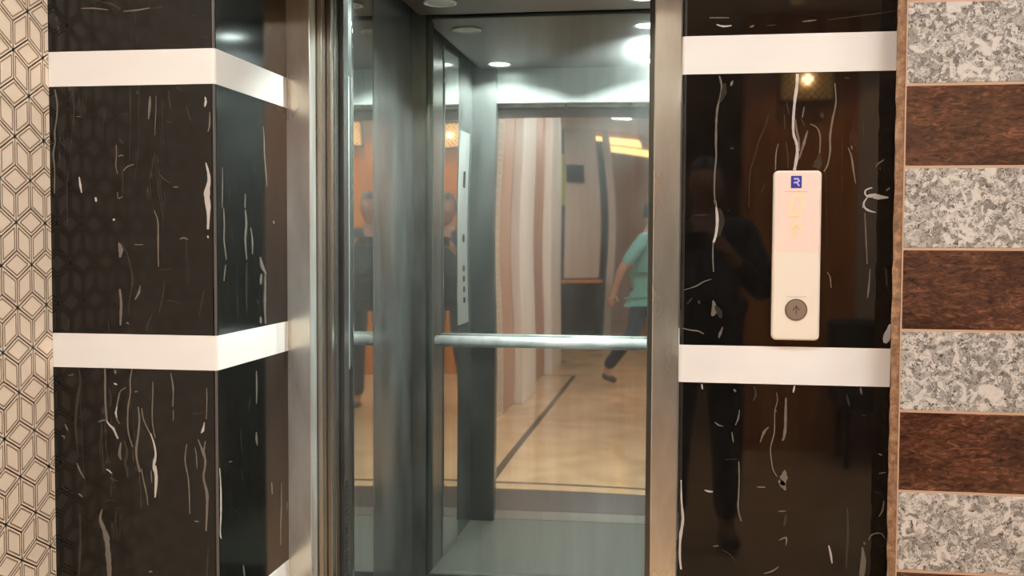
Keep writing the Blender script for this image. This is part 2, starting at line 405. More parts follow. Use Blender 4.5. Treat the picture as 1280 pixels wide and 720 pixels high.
veins(bm, FY, NF, 60, 450, 5.14, [
    (3,(12,18,6),[(196,55),(208,130),(195,230),(182,340),(178,430),(186,520),(190,600)]), (2,(8,14,10),[(366,55),(368,120),(368,220),(372,320),(380,390)]),
    (1,(5,14,8),[(376,390),(398,420),(420,440),(438,480),(450,505)]), (2,(3,9,4),[(322,398),(350,388),(378,384)]), (2,(4,10,4),[(500,178),(466,200),(452,250),(440,320),(440,370),(462,410)]),
    (1,(4,12,4),[(444,300),(436,340),(444,370)]), (2,(6,10,6),[(540,60),(528,130),(530,210),(516,300),(512,400),(520,480),(545,560)]), (2,(8,14,10),[(580,300),(588,380),(580,480),(568,570),(572,640),(590,720)]),
    (2,(4,7,5),[(602,310),(614,380),(645,450),(668,500),(688,570)]), (1,(4,16,12),[(660,470),(682,540),(692,610),(680,680),(692,740),(690,860)]), (2,(5,7,5),[(674,140),(674,230),(670,330),(674,420),(690,500)]),
    (2,(5,10,4),[(788,82),(800,140),(806,210),(802,300)]), (2,(4,6,3),[(806,320),(806,390)]), (3,(8,14,8),[(395,180),(405,240),(400,300)]), (2,(5,20,8),[(470,530),(460,600),(470,640)]),
    (3,(10,16,8),[(490,520),(510,590),(498,660),(512,740)]), (2,(3,10,4),[(110,410),(120,435),(128,455)]), (2,(4,8,4),[(86,485),(102,490),(106,505)]), (2,(3,5,3),[(130,98),(165,94)]),
    (2,(4,7,5),[(892,540),(884,600),(882,650),(892,720)]), (1,(4,16,4),[(1006,400),(996,450),(984,470)]), (2,(6,16,8),[(965,510),(985,560),(1000,600),(1012,650),(1006,720)]), (2,(6,10,4),[(1012,520),(1004,570),(1000,600)]),
    (2,(4,6,4),[(1020,180),(1022,260),(1018,380)]), (2,(3,7,3),[(945,560),(955,620),(958,700)]), (3,(2,4,2),[(930,345),(1000,345)]), (2,(4,14,4),[(430,60),(436,90)]), (1,(5,10,4),[(425,150),(445,158)]), (2,(4,8,4),[(556,205),(578,200)]),
    (2,(4,8,4),[(185,660),(200,690),(215,730)])])
veins(bm, FY, NF, 60, 580, 5.14, [
    (2,(4,9,3),[(190,15),(215,60),(236,95)]), (2,(4,12,4),[(195,190),(210,200),(222,212)]), (1,(4,9,3),[(374,34),(392,42),(410,60)]), (3,(4,7,4),[(400,90),(430,104),(450,110)]), (3,(4,7,4),[(366,235),(390,230),(420,236)]),
    (2,(6,34,26),[(350,290),(336,350),(360,420),(378,480),(385,560),(392,640),(396,740)]), (1,(10,16,8),[(690,10),(696,60),(698,120),(688,215)]), (2,(4,8,4),[(662,40),(668,120)]), (2,(6,8,4),[(600,30),(618,120),(636,200),(642,265)]),
    (2,(5,8,6),[(886,5),(900,80),(908,180),(912,320)]), (2,(6,18,10),[(1010,10),(1000,90),(1022,190),(1022,300),(1016,430)]), (2,(4,10,4),[(942,366),(970,370)]), (3,(4,9,6),[(1030,530),(1026,640),(1020,740)]),
    (3,(10,14,10),[(206,320),(210,500),(200,720)]), (3,(6,10,4),[(512,5),(512,90)]), (2,(3,10,3),[(646,692),(672,690)]), (3,(4,8,4),[(90,120),(105,160),(130,172)]), (3,(3,6,3),[(430,280),(445,285),(460,276)])])
veins(bm, FY, NF, 60, 0, 4.238, [(2,(3,8,3),[(175,45),(240,44),(320,52)]), (2,(3,8,3),[(400,60),(470,54),(540,42)]), (3,(3,9,3),[(370,48),(385,42)]), (3,(3,7,3),[(260,5),(330,20),(370,40)]), (3,(3,6,3),[(550,45),(610,35)]), (3,(3,5,3),[(800,190),(845,200)]), (3,(3,5,3),[(765,82),(785,78)])])
RX = lambda x, y: onX(x, y, XL1)
NR = Vector((1, 0, 0))
veins(bm, RX, NR, 262, 100, 4.5, [(2,(3,6,3),[(300,260),(306,330),(308,420),(318,540),(322,600)]), (2,(3,5,3),[(72,490),(72,600),(70,720)]), (3,(5,9,5),[(95,545),(98,565)]), (2,(3,6,4),[(200,640),(198,720)]), (3,(3,6,3),[(110,560),(114,720)])])
veins(bm, RX, NR, 262, 260, 4.5, [
    (2,(5,8,5),[(78,0),(82,90),(80,170),(86,230),(94,290)]), (2,(4,7,3),[(90,320),(84,370),(80,410)]), (3,(4,7,3),[(122,110),(130,180)]), (2,(6,12,5),[(200,10),(206,90),(200,180),(208,290)]), (3,(5,10,4),[(208,310),(206,450),(208,580)]),
    (2,(4,8,4),[(230,110),(240,180),(240,260)]), (2,(5,22,6),[(284,275),(296,330),(318,370)]), (2,(5,12,6),[(290,370),(286,430)]), (2,(5,12,8),[(312,360),(312,470),(310,560),(314,650)]), (2,(4,14,4),[(286,610),(288,650)]), (3,(6,12,6),[(265,520),(280,540)]),
    (3,(4,6,3),[(155,480),(160,620)]), (3,(5,10,5),[(100,432),(104,440)]), (2,(3,8,3),[(358,70),(362,90)]), (3,(4,6,3),[(300,90),(306,120)])])
veins(bm, RX, NR, 262, 440, 5.14, [(2,(5,10,5),[(300,120),(302,220),(300,330)]), (2,(5,12,5),[(300,515),(300,560),(306,600)]), (3,(4,7,4),[(262,285),(250,370)]), (2,(4,8,3),[(122,706),(145,704)]), (3,(4,6,4),[(200,500),(204,640)]), (3,(5,8,4),[(318,45),(320,70)])])
veins(bm, RX, NR, 262, 580, 5.14, [(1,(3,10,4),[(64,25),(70,120),(72,200),(72,320),(68,440),(74,480)]), (2,(4,8,4),[(398,120),(402,195)]), (2,(4,8,5),[(460,120),(460,260),(456,400),(455,520)]), (2,(4,7,4),[(496,240),(498,300)]), (3,(4,6,3),[(290,320),(270,370)]), (3,(6,14,6),[(300,380),(304,400)]), (2,(4,10,6),[(216,650),(224,720)]), (3,(3,6,3),[(150,290),(180,310),(205,345)]), (3,(4,7,4),[(205,40),(212,110)])])
struct('wall_front_left', bm, [M_MARB, M_V1, M_V2, M_V3, M_ARRIS_GLINT], 'black marble pier with white veins left of the lift doorway, two faces meeting at a rounded corner')

bm = prism(pier_outline(XR0, XR1+.4, YJ-.001, 'R'), 0, HZ)
veins(bm, FY, NF, 850, 90, 4.237, [
    (2,(8,10,6),[(208,20),(220,70),(214,130),(198,190),(192,280),(190,380),(192,450),(184,540),(182,640),(190,718)]), (3,(12,30,6),[(236,60),(232,110),(212,160)]), (2,(3,12,3),[(280,45),(268,75)]),
    (1,(16,12,16),[(622,10),(618,80),(606,170),(600,260),(602,330),(618,380),(620,440),(606,520)]), (2,(4,10,6),[(612,250),(618,310),(630,370),(632,420)]),
    (2,(4,8,5),[(658,185),(648,240)]), (3,(4,8,4),[(640,245),(660,285)]), (2,(4,14,5),[(676,310),(664,350),(650,400),(630,460)]), (2,(3,7,4),[(690,275),(725,295),(742,340),(740,420),(736,460)]), (3,(6,40,50),[(738,430),(732,480),(720,510)]),
    (2,(5,10,6),[(820,60),(826,160),(808,250),(795,340),(795,420),(782,490),(762,528)]), (2,(3,6,3),[(520,380),(508,440),(506,520)]), (3,(4,6,4),[(552,225),(556,300)]), (3,(4,8,5),[(560,370),(572,440),(572,510)]), (3,(3,5,3),[(565,160),(576,225)]),
    (3,(3,5,3),[(470,220),(450,290),(420,360),(395,450),(370,540),(365,720)]), (2,(3,9,3),[(890,400),(908,450),(920,530),(930,590)]), (3,(6,24,6),[(750,215),(756,245)]), (2,(3,6,3),[(906,390),(912,410)]), (3,(6,12,6),[(264,404),(284,404)]),
    (1,(4,34,4),[(985,660),(1020,655),(1050,662),(1104,665)]), (1,(5,8,5),[(1018,612),(985,625),(980,645),(992,660)]), (1,(5,8,4),[(992,665),(975,690),(968,720)]), (2,(4,9,4),[(1080,465),(1050,485),(1036,505)]), (2,(4,9,4),[(1090,630),(1112,612)]), (3,(3,7,3),[(1056,500),(1062,522)]),
    (3,(3,4,3),[(968,260),(974,340)]), (3,(3,10,3),[(870,30),(900,34)]), (3,(3,6,3),[(450,590),(432,640)])])
veins(bm, FY, NF, 850, 250, 4.0, [
    (1,(8,14,8),[(174,0),(184,60),(186,120),(178,180),(166,215)]), (3,(6,30,6),[(196,40),(210,100),(195,180)]), (2,(4,7,5),[(166,210),(164,280),(168,360)]), (2,(3,6,3),[(20,450),(80,430),(120,408),(158,396)]),
    (2,(3,30,10),[(166,500),(172,550),(160,580)]), (3,(6,34,8),[(176,530),(196,560),(205,590)]), (2,(3,7,3),[(10,640),(50,650),(90,655),(120,670)]), (2,(4,12,4),[(214,635),(200,670),(194,690)]), (3,(6,14,6),[(90,500),(100,520)]),
    (1,(4,9,4),[(918,10),(925,40),(950,55),(978,62)]), (2,(3,6,3),[(924,65),(928,150),(932,240),(936,320)]), (2,(4,8,4),[(950,345),(945,420),(938,490)]), (1,(6,34,20),[(1050,620),(1036,680),(1024,715)]), (2,(3,5,3),[(735,360),(750,385),(756,440)]),
    (3,(3,5,3),[(70,76),(145,74)]), (3,(6,10,4),[(1028,340),(1034,430)]), (3,(4,7,4),[(240,50),(246,54)]), (3,(4,10,4),[(35,520),(60,490)])])
veins(bm, FY, NF, 845, 480, 4.655, [
    (2,(8,16,8),[(640,80),(638,160),(636,250),(628,310),(618,330)]), (2,(3,6,5),[(585,50),(590,100),(575,160),(572,280),(552,360),(552,420),(566,500),(590,540)]), (2,(4,14,4),[(540,250),(512,280),(490,340)]), (1,(5,12,5),[(690,10),(682,50)]),
    (2,(3,40,30),[(634,500),(628,540),(622,590)]), (2,(4,8,4),[(370,150),(362,200),(345,240)]), (2,(3,8,3),[(225,222),(250,240),(275,245)]), (2,(4,8,4),[(325,280),(334,340)]), (2,(5,9,6),[(365,450),(368,560)]), (3,(3,5,3),[(285,440),(360,436)]),
    (2,(4,12,4),[(1178,405),(1200,415)]), (2,(4,9,4),[(1180,520),(1222,514)]), (3,(3,5,3),[(1215,390),(1235,380)]), (2,(4,12,4),[(335,30),(350,46)]), (3,(10,14,6),[(455,15),(465,60),(450,100)]), (3,(4,7,4),[(1080,182),(1110,184)]), (2,(5,10,5),[(1074,20),(1080,60)]),
    (1,(4,10,4),[(150,0),(154,30)]), (3,(6,14,6),[(990,60),(1010,130)]), (2,(4,10,4),[(575,150),(585,160)])])
veins(bm, FY, NF, 845, 600, 4.655, [
    (1,(6,16,10),[(30,0),(32,120),(40,230),(26,330),(22,440),(30,520)]), (2,(6,9,5),[(368,0),(364,90),(362,170),(380,240)]), (1,(3,12,3),[(165,58),(190,66),(215,68)]), (2,(3,8,3),[(470,40),(520,42)]), (2,(20,34,6),[(600,0),(622,30),(638,60)]),
    (2,(3,6,3),[(595,182),(640,180)]), (3,(8,14,8),[(640,200),(630,270)]), (2,(4,10,4),[(600,350),(640,335),(640,380)]), (2,(3,9,3),[(510,545),(560,530),(596,505)]), (1,(5,14,5),[(888,380),(900,430),(908,485)]), (3,(8,12,6),[(996,160),(1000,300),(995,420),(990,520)]),
    (2,(5,10,5),[(1210,120),(1200,180),(1180,212)]), (2,(4,8,4),[(1120,350),(1140,318),(1190,310),(1216,340)]), (3,(3,5,3),[(1170,385),(1220,380)]), (2,(8,30,26),[(1084,390),(1090,470),(1080,560)]), (2,(4,10,4),[(1092,360),(1100,376)]), (3,(3,7,3),[(270,405),(310,430),(350,475)]), (2,(3,7,3),[(215,385),(248,382)]), (3,(3,6,3),[(1150,68),(1200,78)])])
veins(bm, FY, NF, 840, 0, 2.88, [(2,(2,4,2),[(135,64),(206,64)]), (1,(2,7,2),[(160,88),(185,95),(215,92)]), (2,(2,6,2),[(280,98),(296,92)]), (2,(2,5,2),[(470,78),(520,72)]), (3,(2,4,2),[(560,72),(700,54),(808,38)]), (3,(2,4,2),[(340,92),(375,90)])])
struct('wall_front_right', bm, [M_MARB2, M_V1, M_V2, M_V3], 'black marble pier with white veins right of the lift doorway, behind the call panel')

# white bands
n = 1
for side in 'LR':
    for i, (zt, zb) in enumerate(BANDS):
        pts = pier_outline(XL0+.001, XL1, YJ-.0015, 'L', .0012) if side == 'L' else pier_outline(XR0, XR1, YJ-.0015, 'R', .0012)
        o = struct('trim_%d' % n, prism(pts, zb, zt), M_WHITE,
            ['topmost', 'upper', 'middle', 'lowest'][i] + ' white stone band across the ' + ('left' if side == 'L' else 'right') + ' black marble pier'); n += 1
        o['category'] = 'trim'

# ------------------------------------------------------------------ right wall of granite courses
YG = 2.012
xg0 = onY(1121.3, 40, YG).x; xg1 = onY(1133, 60, YG).x
bm = bmesh.new(); box(bm, xg1-.0, 2.6, YG+.0009, YF+.3, 0, HZ, 0)
wr = struct('wall_right', bm, [M_GROUT], 'wall of alternating grey and brown granite courses at the far right')
yb = [-99, 2, 104, 206, 309, 409.5, 513, 612, 714]
zs = [onY(1136, y, YG).z for y in yb[1:]]
pitch = (zs[0]-zs[-1])/(len(zs)-1)
k = 0; zt = zs[0]+4*pitch
while zt > .02:
    zb_ = max(.003, zt-pitch); b = B(xg1+.002, 2.6, YG, YG+.03, zb_+.0022, min(zt, HZ-.002)-.0022, bev=.0012, seg=1)
    obj('granite_course', b, M_GG if k % 2 == 0 else M_GB, wr)['label'] = ('pale grey speckled granite course' if k % 2 == 0 else 'dark brown streaked granite course')
    zt -= pitch; k += 1
# rough stone edge strip between the pier and the granite
bm = bmesh.new()
nz = 180; last = None
for i in range(nz+1):
    z = .0 + HZ*i/nz
    a = random.uniform(-.0015, .0015); b = random.uniform(-.0015, .0015)
    cur = [bm.verts.new((XR1+.001+a, YF-.002, z)), bm.verts.new((xg0+.002+b, YG+.006, z)), bm.verts.new((xg1, YG+.004, z)), bm.verts.new((xg1, YF+.05, z)), bm.verts.new((XR1+.001, YF+.05, z))]
    if last:
        for j in range(5):
            bm.faces.new((last[j], last[(j+1)%5], cur[(j+1)%5], cur[j]))
    else: bm.faces.new(cur)
    last = cur
bm.faces.new(last[::-1])
bmesh.ops.recalc_face_normals(bm, faces=bm.faces)
o = struct('trim_9', bm, M_EDGE, 'rough tan stone edge strip between black marble and granite courses'); o['category'] = 'trim'

# ------------------------------------------------------------------ hall beyond the camera (seen in the reflections)
struct('wall_side', B(XL0-.12, XL0-.01, -4.2, -.35, 0, HZ), M_PINKW, 'hatched beige side wall of the hall')
for i, (y0, y1) in enumerate(((-1.75, -.95), (-3.9, -3.0))):
    o = struct('trim_%d' % (10+i), B(XL0-.009, XL0+.07, y0, y1, 0, HZ, bev=.006), M_PILW, ['white pilaster on the hall side wall nearer the lift', 'white pilaster on the hall side wall farther from the lift'][i]); o['category'] = 'trim'
struct('wall_rear', B(-6, 5, -10.5, -10.4, 0, HZ), M_PINKW, 'pinkish rear wall of the hall')
struct('wall_far_left', B(-6.1, -6, -10.4, -4.2, 0, HZ), M_BEIGE, 'beige wall closing the far left of the hall')
struct('wall_far_left_return', B(-6, XL0-.12, -4.2, -4.1, 0, HZ), M_BEIGE, 'beige return wall of the hall')
struct('wall_far_right', B(5, 5.1, -10.4, YF+.3, 0, HZ), M_BEIGE, 'beige wall closing the far right of the hall')
struct('wall_right_return', B(2.6, 5, YF, YF+.1, 0, HZ), M_BEIGE, 'beige wall beyond the granite courses')
struct('wall_timber', B(.42, 1.12, -3.0, -2.75, 0, HZ), M_WOOD, 'copper brown timber wall facing the lift')
struct('wall_beside_timber', B(1.121, 3.4, -3.0, -2.76, 0, HZ), M_BEIGE, 'beige wall beside the copper brown timber wall')
struct('wall_beige_panel', B(-1.56, -1.10, -7.3, -7.15, .9, HZ), M_BEIGE, 'beige hanging wall panel far down the hall')
struct('wall_dark_recess', B(-1.9, -.95, -7.45, -7.31, .0, HZ), M_DARK, 'dark recess behind the beige hanging wall panel')
o = struct('trim_20', B(-1.0, -.9, -7.29, -7.15, 0, HZ, bev=.006), M_BEIGE, 'slender beige post beside the dark recess'); o['category'] = 'trim'
t = thing('sign', 'small dark sign hanging on the beige wall panel', 'sign', (-1.42, -7.149, 1.98))
obj('sign_plate', B(-.12, .12, .0005, .02, 0, .2, bev=.004), M_DENIM, t); obj('frame', B(-.13, .13, .0002, .012, .2005, .212), M_RUB, t)
t = thing('banner', 'yellow green banner hanging in the dark recess', 'banner', (-1.66, -7.309, 1.75))
obj('cloth', B(-.08, .08, .001, .008, 0, .6, bev=.002), M_GREENI, t); obj('rod', cyl(bmesh.new(), (-.09, .008, .608), (.09, .008, .608), .007, 10), M_RUB, t)
def ceiling_lamp(x, y, sx, sy, label, grp=None):
    t = thing('ceiling_lamp', label, 'lamp', (x, y, HZ), grp)
    f = bmesh.new()
    for a in ((-sx-.02, sx+.02, -sy-.02, -sy), (-sx-.02, sx+.02, sy, sy+.02), (-sx-.02, -sx, -sy, sy), (sx, sx+.02, -sy, sy)): box(f, *a, -.025, -.0002)
    obj('frame', f, M_FRAMEW, t); obj('diffuser', B(-sx, sx, -sy, sy, -.016, -.0004), M_LAMP, t)
ceiling_lamp(-.62, .75, .28, .28, 'square ceiling lamp nearest the lattice wall in front of the lift')
ceiling_lamp(.75, .75, .28, .28, 'square ceiling lamp nearest the granite wall in front of the lift')
ceiling_lamp(-.62, -.9, .28, .28, 'square ceiling lamp above the white pilaster')
ceiling_lamp(.75, -.9, .28, .28, 'square ceiling lamp in front of the timber wall')
ceiling_lamp(-.72, -2.6, .25, .25, 'added square ceiling lamp brightening the hall between the two white pilasters')  # unseen lamp added to brighten the reflected hall
ceiling_lamp(-.72, -4.3, .25, .25, 'added square ceiling lamp brightening the hall past the farther white pilaster')  # another added lamp, kept out of the reflections, lighting the far hall
ceiling_lamp(1.9, -1.7, .25, .25, 'added square ceiling lamp brightening the hall above the upholstered bench')  # lamp added for more light in the hall
ceiling_lamp(1.75, .75, .25, .25, 'added square fill lamp over the granite courses, farthest from the lattice wall')  # added to lift the light on the lattice wall
ceiling_lamp(-2.6, -6.0, .5, .3, 'added rectangular ceiling lamp brightening the far left of the hall')  # added to light the far left, out of sight
ceiling_lamp(-.6, -5.0, .12, .12, 'small square ceiling lamp over the middle of the hall')
ceiling_lamp(3.6, -.6, .3, .3, 'square ceiling lamp at the far right of the hall')
for i, x in enumerate((.7, 1.25, 1.8)):  # unseen warm spots added to brighten the timber wall
    t = thing('added_spotlight', ('added warm ceiling spot brightening the timber wall, ' + ('nearest the lift axis', 'middle of its row', 'farthest to the right')[i]), 'lamp', (x, -2.42, HZ), 'added spots over the timber wall')
    obj('rim', ring(bmesh.new(), (0, 0, -.0004), (0, 0, -1), .05, .04, .008), M_FRAMEW, t); obj('lens', cyl(bmesh.new(), (0, 0, -.003), (0, 0, -.0005), .0395, 24), M_GOLD, t)
    L = bpy.data.lights.new('added_spot_lamp', 'SPOT'); L.energy = 40; L.color = (1, .72, .42); L.spot_size = math.radians(80); L.spot_blend = .4; L.shadow_soft_size = .03
    lo = bpy.data.objects.new('added_spot_lamp', L); COL.objects.link(lo); lo.location = (x, -2.42, HZ-.015)
t = thing('added_spotlight', 'added white ceiling spot brightening the lattice wall', 'lamp', (.05, 1.3, HZ))  # unseen spot added so the lattice wall comes out brighter
obj('rim', ring(bmesh.new(), (0, 0, -.0004), (0, 0, -1), .05, .04, .008), M_FRAMEW, t); obj('lens', cyl(bmesh.new(), (0, 0, -.003), (0, 0, -.0005), .0395, 24), M_LAMP, t)
L = bpy.data.lights.new('added_spot_lamp', 'SPOT'); L.energy = 62; L.color = (1, .95, .86); L.spot_size = math.radians(70); L.spot_blend = .6; L.shadow_soft_size = .04
lo = bpy.data.objects.new('added_spot_lamp', L); COL.objects.link(lo); lo.location = (.05, 1.3, HZ-.015)
lo.rotation_euler = (Vector((-1.32, 1.85, .8))-Vector((.05, 1.3, HZ))).to_track_quat('-Z', 'Y').to_euler()
# golden lattice lamp on the timber wall
t = thing('lattice_lamp', 'golden wall lamp behind a bronze diamond lattice on the timber wall', 'lamp', (.80, -2.75, 2.36))
obj('glow_panel', B(-.16, .16, .0005, .006, -.13, .13), M_GLOW, t)
bm = bmesh.new(); bmesh.ops.create_uvsphere(bm, u_segments=20, v_segments=14, radius=.034); bm.transform(Matrix.Translation((0, -.0, 0)) @ Matrix.Diagonal((1, .45, 1, 1))); bm.transform(Matrix.Translation((0, .024, 0))); obj('bulb', bm, M_BULB, t, smooth=True)
b = bmesh.new()
for s in (-1, 1):
    for i in range(-8, 9):
        x = i*.045
        p, q = Vector((x-.13*s, 0, -.13)), Vector((x+.13*s, 0, .13))
        d = q-p
        lo, hi = 0.0, 1.0
        for lim in (-.16, .16):
            tt = (lim-p.x)/d.x
            if (lim < 0) == (d.x > 0): lo = max(lo, tt)
            else: hi = min(hi, tt)
        if hi-lo > .03: cyl(b, p+d*lo+Vector((0,.058,0)), p+d*hi+Vector((0,.058,0)), .0045, 6)
for a in ((-.17,.17,-.14,-.13), (-.17,.17,.13,.14)): box(b, a[0], a[1], .0005, .064, a[2], a[3])
for a in ((-.17,-.16), (.16,.17)): box(b, a[0], a[1], .0005, .064, -.13, .13)
obj('lattice', b, M_LATT, t)
# golden cove at the end of the hall
for yy, xx, lb in ((-7.6, -.80, 'nearer golden lit cove tray under the far hall ceiling'), (-9.4, -.72, 'farther golden lit cove tray under the far hall ceiling')):
  t = thing('cove_lamp', lb, 'lamp', (xx, yy, HZ), 'golden cove trays')
  obj('tray', B(-.34, .34, -.3, .3, -.12, -.0005, bev=.01), M_BRASS, t); obj('glow_panel', B(-.33, .33, -.29, .3203, -.19, -.1202, bev=.01), M_GOLD, t)
# counter and armchair far down the hall
t = thing('counter', 'dark counter below the beige panel far down the hall', 'counter', (-1.42, -6.9, 0))
obj('front_panel', B(-.36, .36, -.2, .2, .06, .84, bev=.01), M_DARK, t); obj('worktop', B(-.4, .4, -.24, .24, .84, .88, bev=.006), M_WOOD, t); obj('plinth', B(-.33, .33, -.17, .17, 0, .06), M_RUB, t)
t = thing('bench', 'dark upholstered bench against the timber wall', 'bench', (1.35, -2.45, 0))
obj('seat', B(-.4, .4, -.22, .22, .34, .46, bev=.03), M_DARK, t); obj('backrest', B(-.4, .4, -.28, -.2, .4, .86, bev=.03), M_DARK, t)
for sx in (-1, 1):
    for sy in (-1, 1): obj('leg', cyl(bmesh.new(), (sx*.34, sy*.17, 0), (sx*.34, sy*.17, .35), .018, 12), M_RUB, t)

# ------------------------------------------------------------------ lift door frame, sill and doors
xj = onY(388.2, 360, YJ).x; xjr = onY(815.5, 360, YJ).x
HEAD = 1.992
t = thing('door_frame', 'satin stainless steel frame around the open lift doorway', 'door frame', (0, 0, 0))
obj('jamb', B(XL1-.002, xj, YJ, YJ+.045, 0, HEAD+.12, bev=.002), M_JAMB, t)
obj('jamb', B(xjr, XR0+.0005, YJ, YJ+.045, 0, HEAD+.12, bev=.002), M_JAMB, t)
obj('header', B(xj+.0003, xjr-.0003, YJ, YJ+.045, HEAD, HEAD+.12, bev=.002), M_JAMB, t)
bm = bmesh.new(); box(bm, XL1-.3, XR0+.3, YJ, YJ+.04, HEAD+.121, HZ); struct('wall_lintel', bm, M_MARB, 'marble clad wall over the lift doorway')
struct('wall_lintel_front', B(XL1+.0015, XR0-.0015, YF+.001, YJ-.002, 1.98, HZ), M_DARK, 'black marble lintel between the two piers over the lift doorway')
struct('floor_threshold', B(XL1+.0015, XR0-.0015, YF+.0005, YJ-.002, -.1, -.0005), M_SILLST, 'dark stone floor of the doorway recess')
t = thing('door_sill', 'grooved aluminium sill across the lift doorway', 'sill', (0, 0, 0))
bm = bmesh.new(); box(bm, -.98, .13, YJ+.0, YJ+.16, -.06, -.012)
for k in range(9): box(bm, -.98, .13, YJ+.004+k*.0175, YJ+.014+k*.0175, -.012, -.001)
obj('sill_plate', bm, M_ALU, t)

def vpanel(name, x1, y0, y1, w, parent, m, z0=.004, z1=HEAD+.03):
    return obj(name, B(x1-w, x1, y0, y1, z0, z1, bev=.0015), m, parent)
t = thing('landing_door', 'satin steel landing door, two panels slid open behind the left jamb', 'lift door', (0, 0, 0))
y = YJ+.052; xa = onY(403, 360, y).x; vpanel('door_panel', xa, y, y+.030, .42, t, M_DOOR)
y2 = y+.036; xb = onY(414.6, 360, y2).x; vpanel('door_panel', xb, y2, y2+.022, .42, t, M_DOOR)
t = thing('car_door', 'satin steel lift car door slid open beside the landing door', 'lift door', (0, 0, 0))
y3 = y2+.042; xc = onY(419.5, 360, y3).x; vpanel('door_panel', xc, y3, y3+.028, .42, t, M_DOOR, .006)

# ------------------------------------------------------------------ lift shaft and car
struct('wall_shaft_back', B(-1.45, .6, YC1+.15, YC1+.25, -.3, HZ), M_VOID, 'dark back wall of the lift shaft')
struct('wall_shaft_left', B(-1.45, -1.35, YJ+.06, YC1+.15, -.3, HZ), M_VOID, 'dark left wall of the lift shaft')
struct('wall_shaft_right', B(.5, .6, YJ+.06, YC1+.15, -.3, HZ), M_VOID, 'dark right wall of the lift shaft')
struct('ceiling_shaft', B(-1.45, .6, YJ+.06, YC1+.25, HZ, HZ+.08), M_VOID, 'dark top of the lift shaft')
car = thing('lift_car', 'open lift car lined with mirror and brushed stainless steel', 'lift car', (0, 0, 0))
xf = onY(432.3, 360, YC0).x; xfr = onY(809.3, 360, YC0).x
def wavy(x0, x1, z0, z1, base, axis, sgn, seed, amp=1.0, nu=36, nv=90, tilt=0.0):
    """mirror sheet with the gentle oil-canning of thin steel"""
    rnd = random.Random(seed); bm = bmesh.new()
    terms = [(rnd.uniform(2.0, 6.0), rnd.uniform(4.0, 11.0), rnd.uniform(0, 6.28), rnd.uniform(0, 6.28), rnd.uniform(.5, 1)) for _ in range(5)]
    def h(u, z):
        s = 0
        for a, b, p, q, w in terms: s += w*math.sin(a*u+p)*math.sin(b*z+q)/(b)
        return s*.0022*amp
    g = []
    for j in range(nv+1):
        row = []
        for i in range(nu+1):
            u = x0+(x1-x0)*i/nu; z = z0+(z1-z0)*j/nv
            d = .0012+h(u, z)+.002+tilt*(x1-u)
            row.append(bm.verts.new((u, base+sgn*d, z) if axis == 'Y' else (base+sgn*d, u, z)))
        g.append(row)
    for j in range(nv):
        for i in range(nu):
            f = bm.faces.new((g[j][i], g[j][i+1], g[j+1][i+1], g[j+1][i])); f.smooth = True
    # folded rim
    rim = g[0] + [r[-1] for r in g[1:]] + g[-1][-2::-1] + [r[0] for r in g[-2:0:-1]]
    bk = [bm.verts.new((v.co.x, base-sgn*.0008, v.co.z) if axis == 'Y' else (base-sgn*.0008, v.co.y, v.co.z)) for v in rim]
    for i in range(len(rim)):
        j = (i+1) % len(rim); bm.faces.new((rim[i], bk[i], bk[j], rim[j]))
    bmesh.ops.recalc_face_normals(bm, faces=bm.faces)
    f0 = max(bm.faces, key=lambda f: 0)  # orientation check on the sheet
    fc = g[nv//2][nu//2].link_faces[0]; fc.normal_update()
    if (fc.normal.y if axis == 'Y' else fc.normal.x)*sgn < 0: bmesh.ops.reverse_faces(bm, faces=bm.faces)
    return bm
xm0 = onY(533.2, 360, YC1).x; xm1 = XC1-(xm0-XC0)
ym0 = onX(435.0, 360, XC0).y; ym1 = onX(467.0, 360, XC0).y
TOPC = ZC+.06
# back wall
obj('corner_panel', B(XC0, xm0-.0015, YC1, YC1+.02, .0, TOPC), M_BRUSH, car)
obj('corner_panel', B(xm1+.0015, XC1, YC1, YC1+.02, .0, TOPC), M_BRUSH, car)
obj('mirror_panel', wavy(xm0, xm1, .09, TOPC-.01, YC1, 'Y', -1, 11, 1.5), M_MIRR, car)['label'] = 'wavy mirror polished steel back panel'
obj('back_sheet', B(XC0, XC1, YC1+.021, YC1+.03, 0, TOPC), M_VOID, car)
obj('skirting', B(xm0, xm1, YC1-.004, YC1+.02, .0, .089), M_BRUSHD, car)
# left wall
obj('corner_panel', B(XC0-.02, XC0, ym1+.0015, YC1+.02, 0, TOPC), M_BRUSH, car)
obj('mirror_panel', wavy(ym0, ym1, .0, TOPC-.01, XC0, 'X', 1, 5, .5, 12, 60, .035), M_MIRR, car)['label'] = 'narrow mirror polished steel panel on the left wall'
obj('side_panel', B(XC0-.02, XC0, YC0-.013, ym0-.0015, 0, TOPC), M_BRUSHD, car)
obj('side_sheet', B(XC0-.03, XC0-.021, YC0-.013, YC1+.03, 0, TOPC), M_VOID, car)
obj('side_panel', B(XC1, XC1+.02, YC0-.013, YC0+.5, 0, TOPC), M_BRUSHD, car)
obj('mirror_panel', wavy(YC0+.502, YC1-.392, 0, TOPC-.01, XC1, 'X', -1, 8, .5, 12, 60), M_MIRR, car)['label'] = 'narrow mirror polished steel panel on the right wall'
obj('corner_panel', B(XC1, XC1+.02, YC1-.39, YC1+.02, 0, TOPC), M_BRUSH, car)
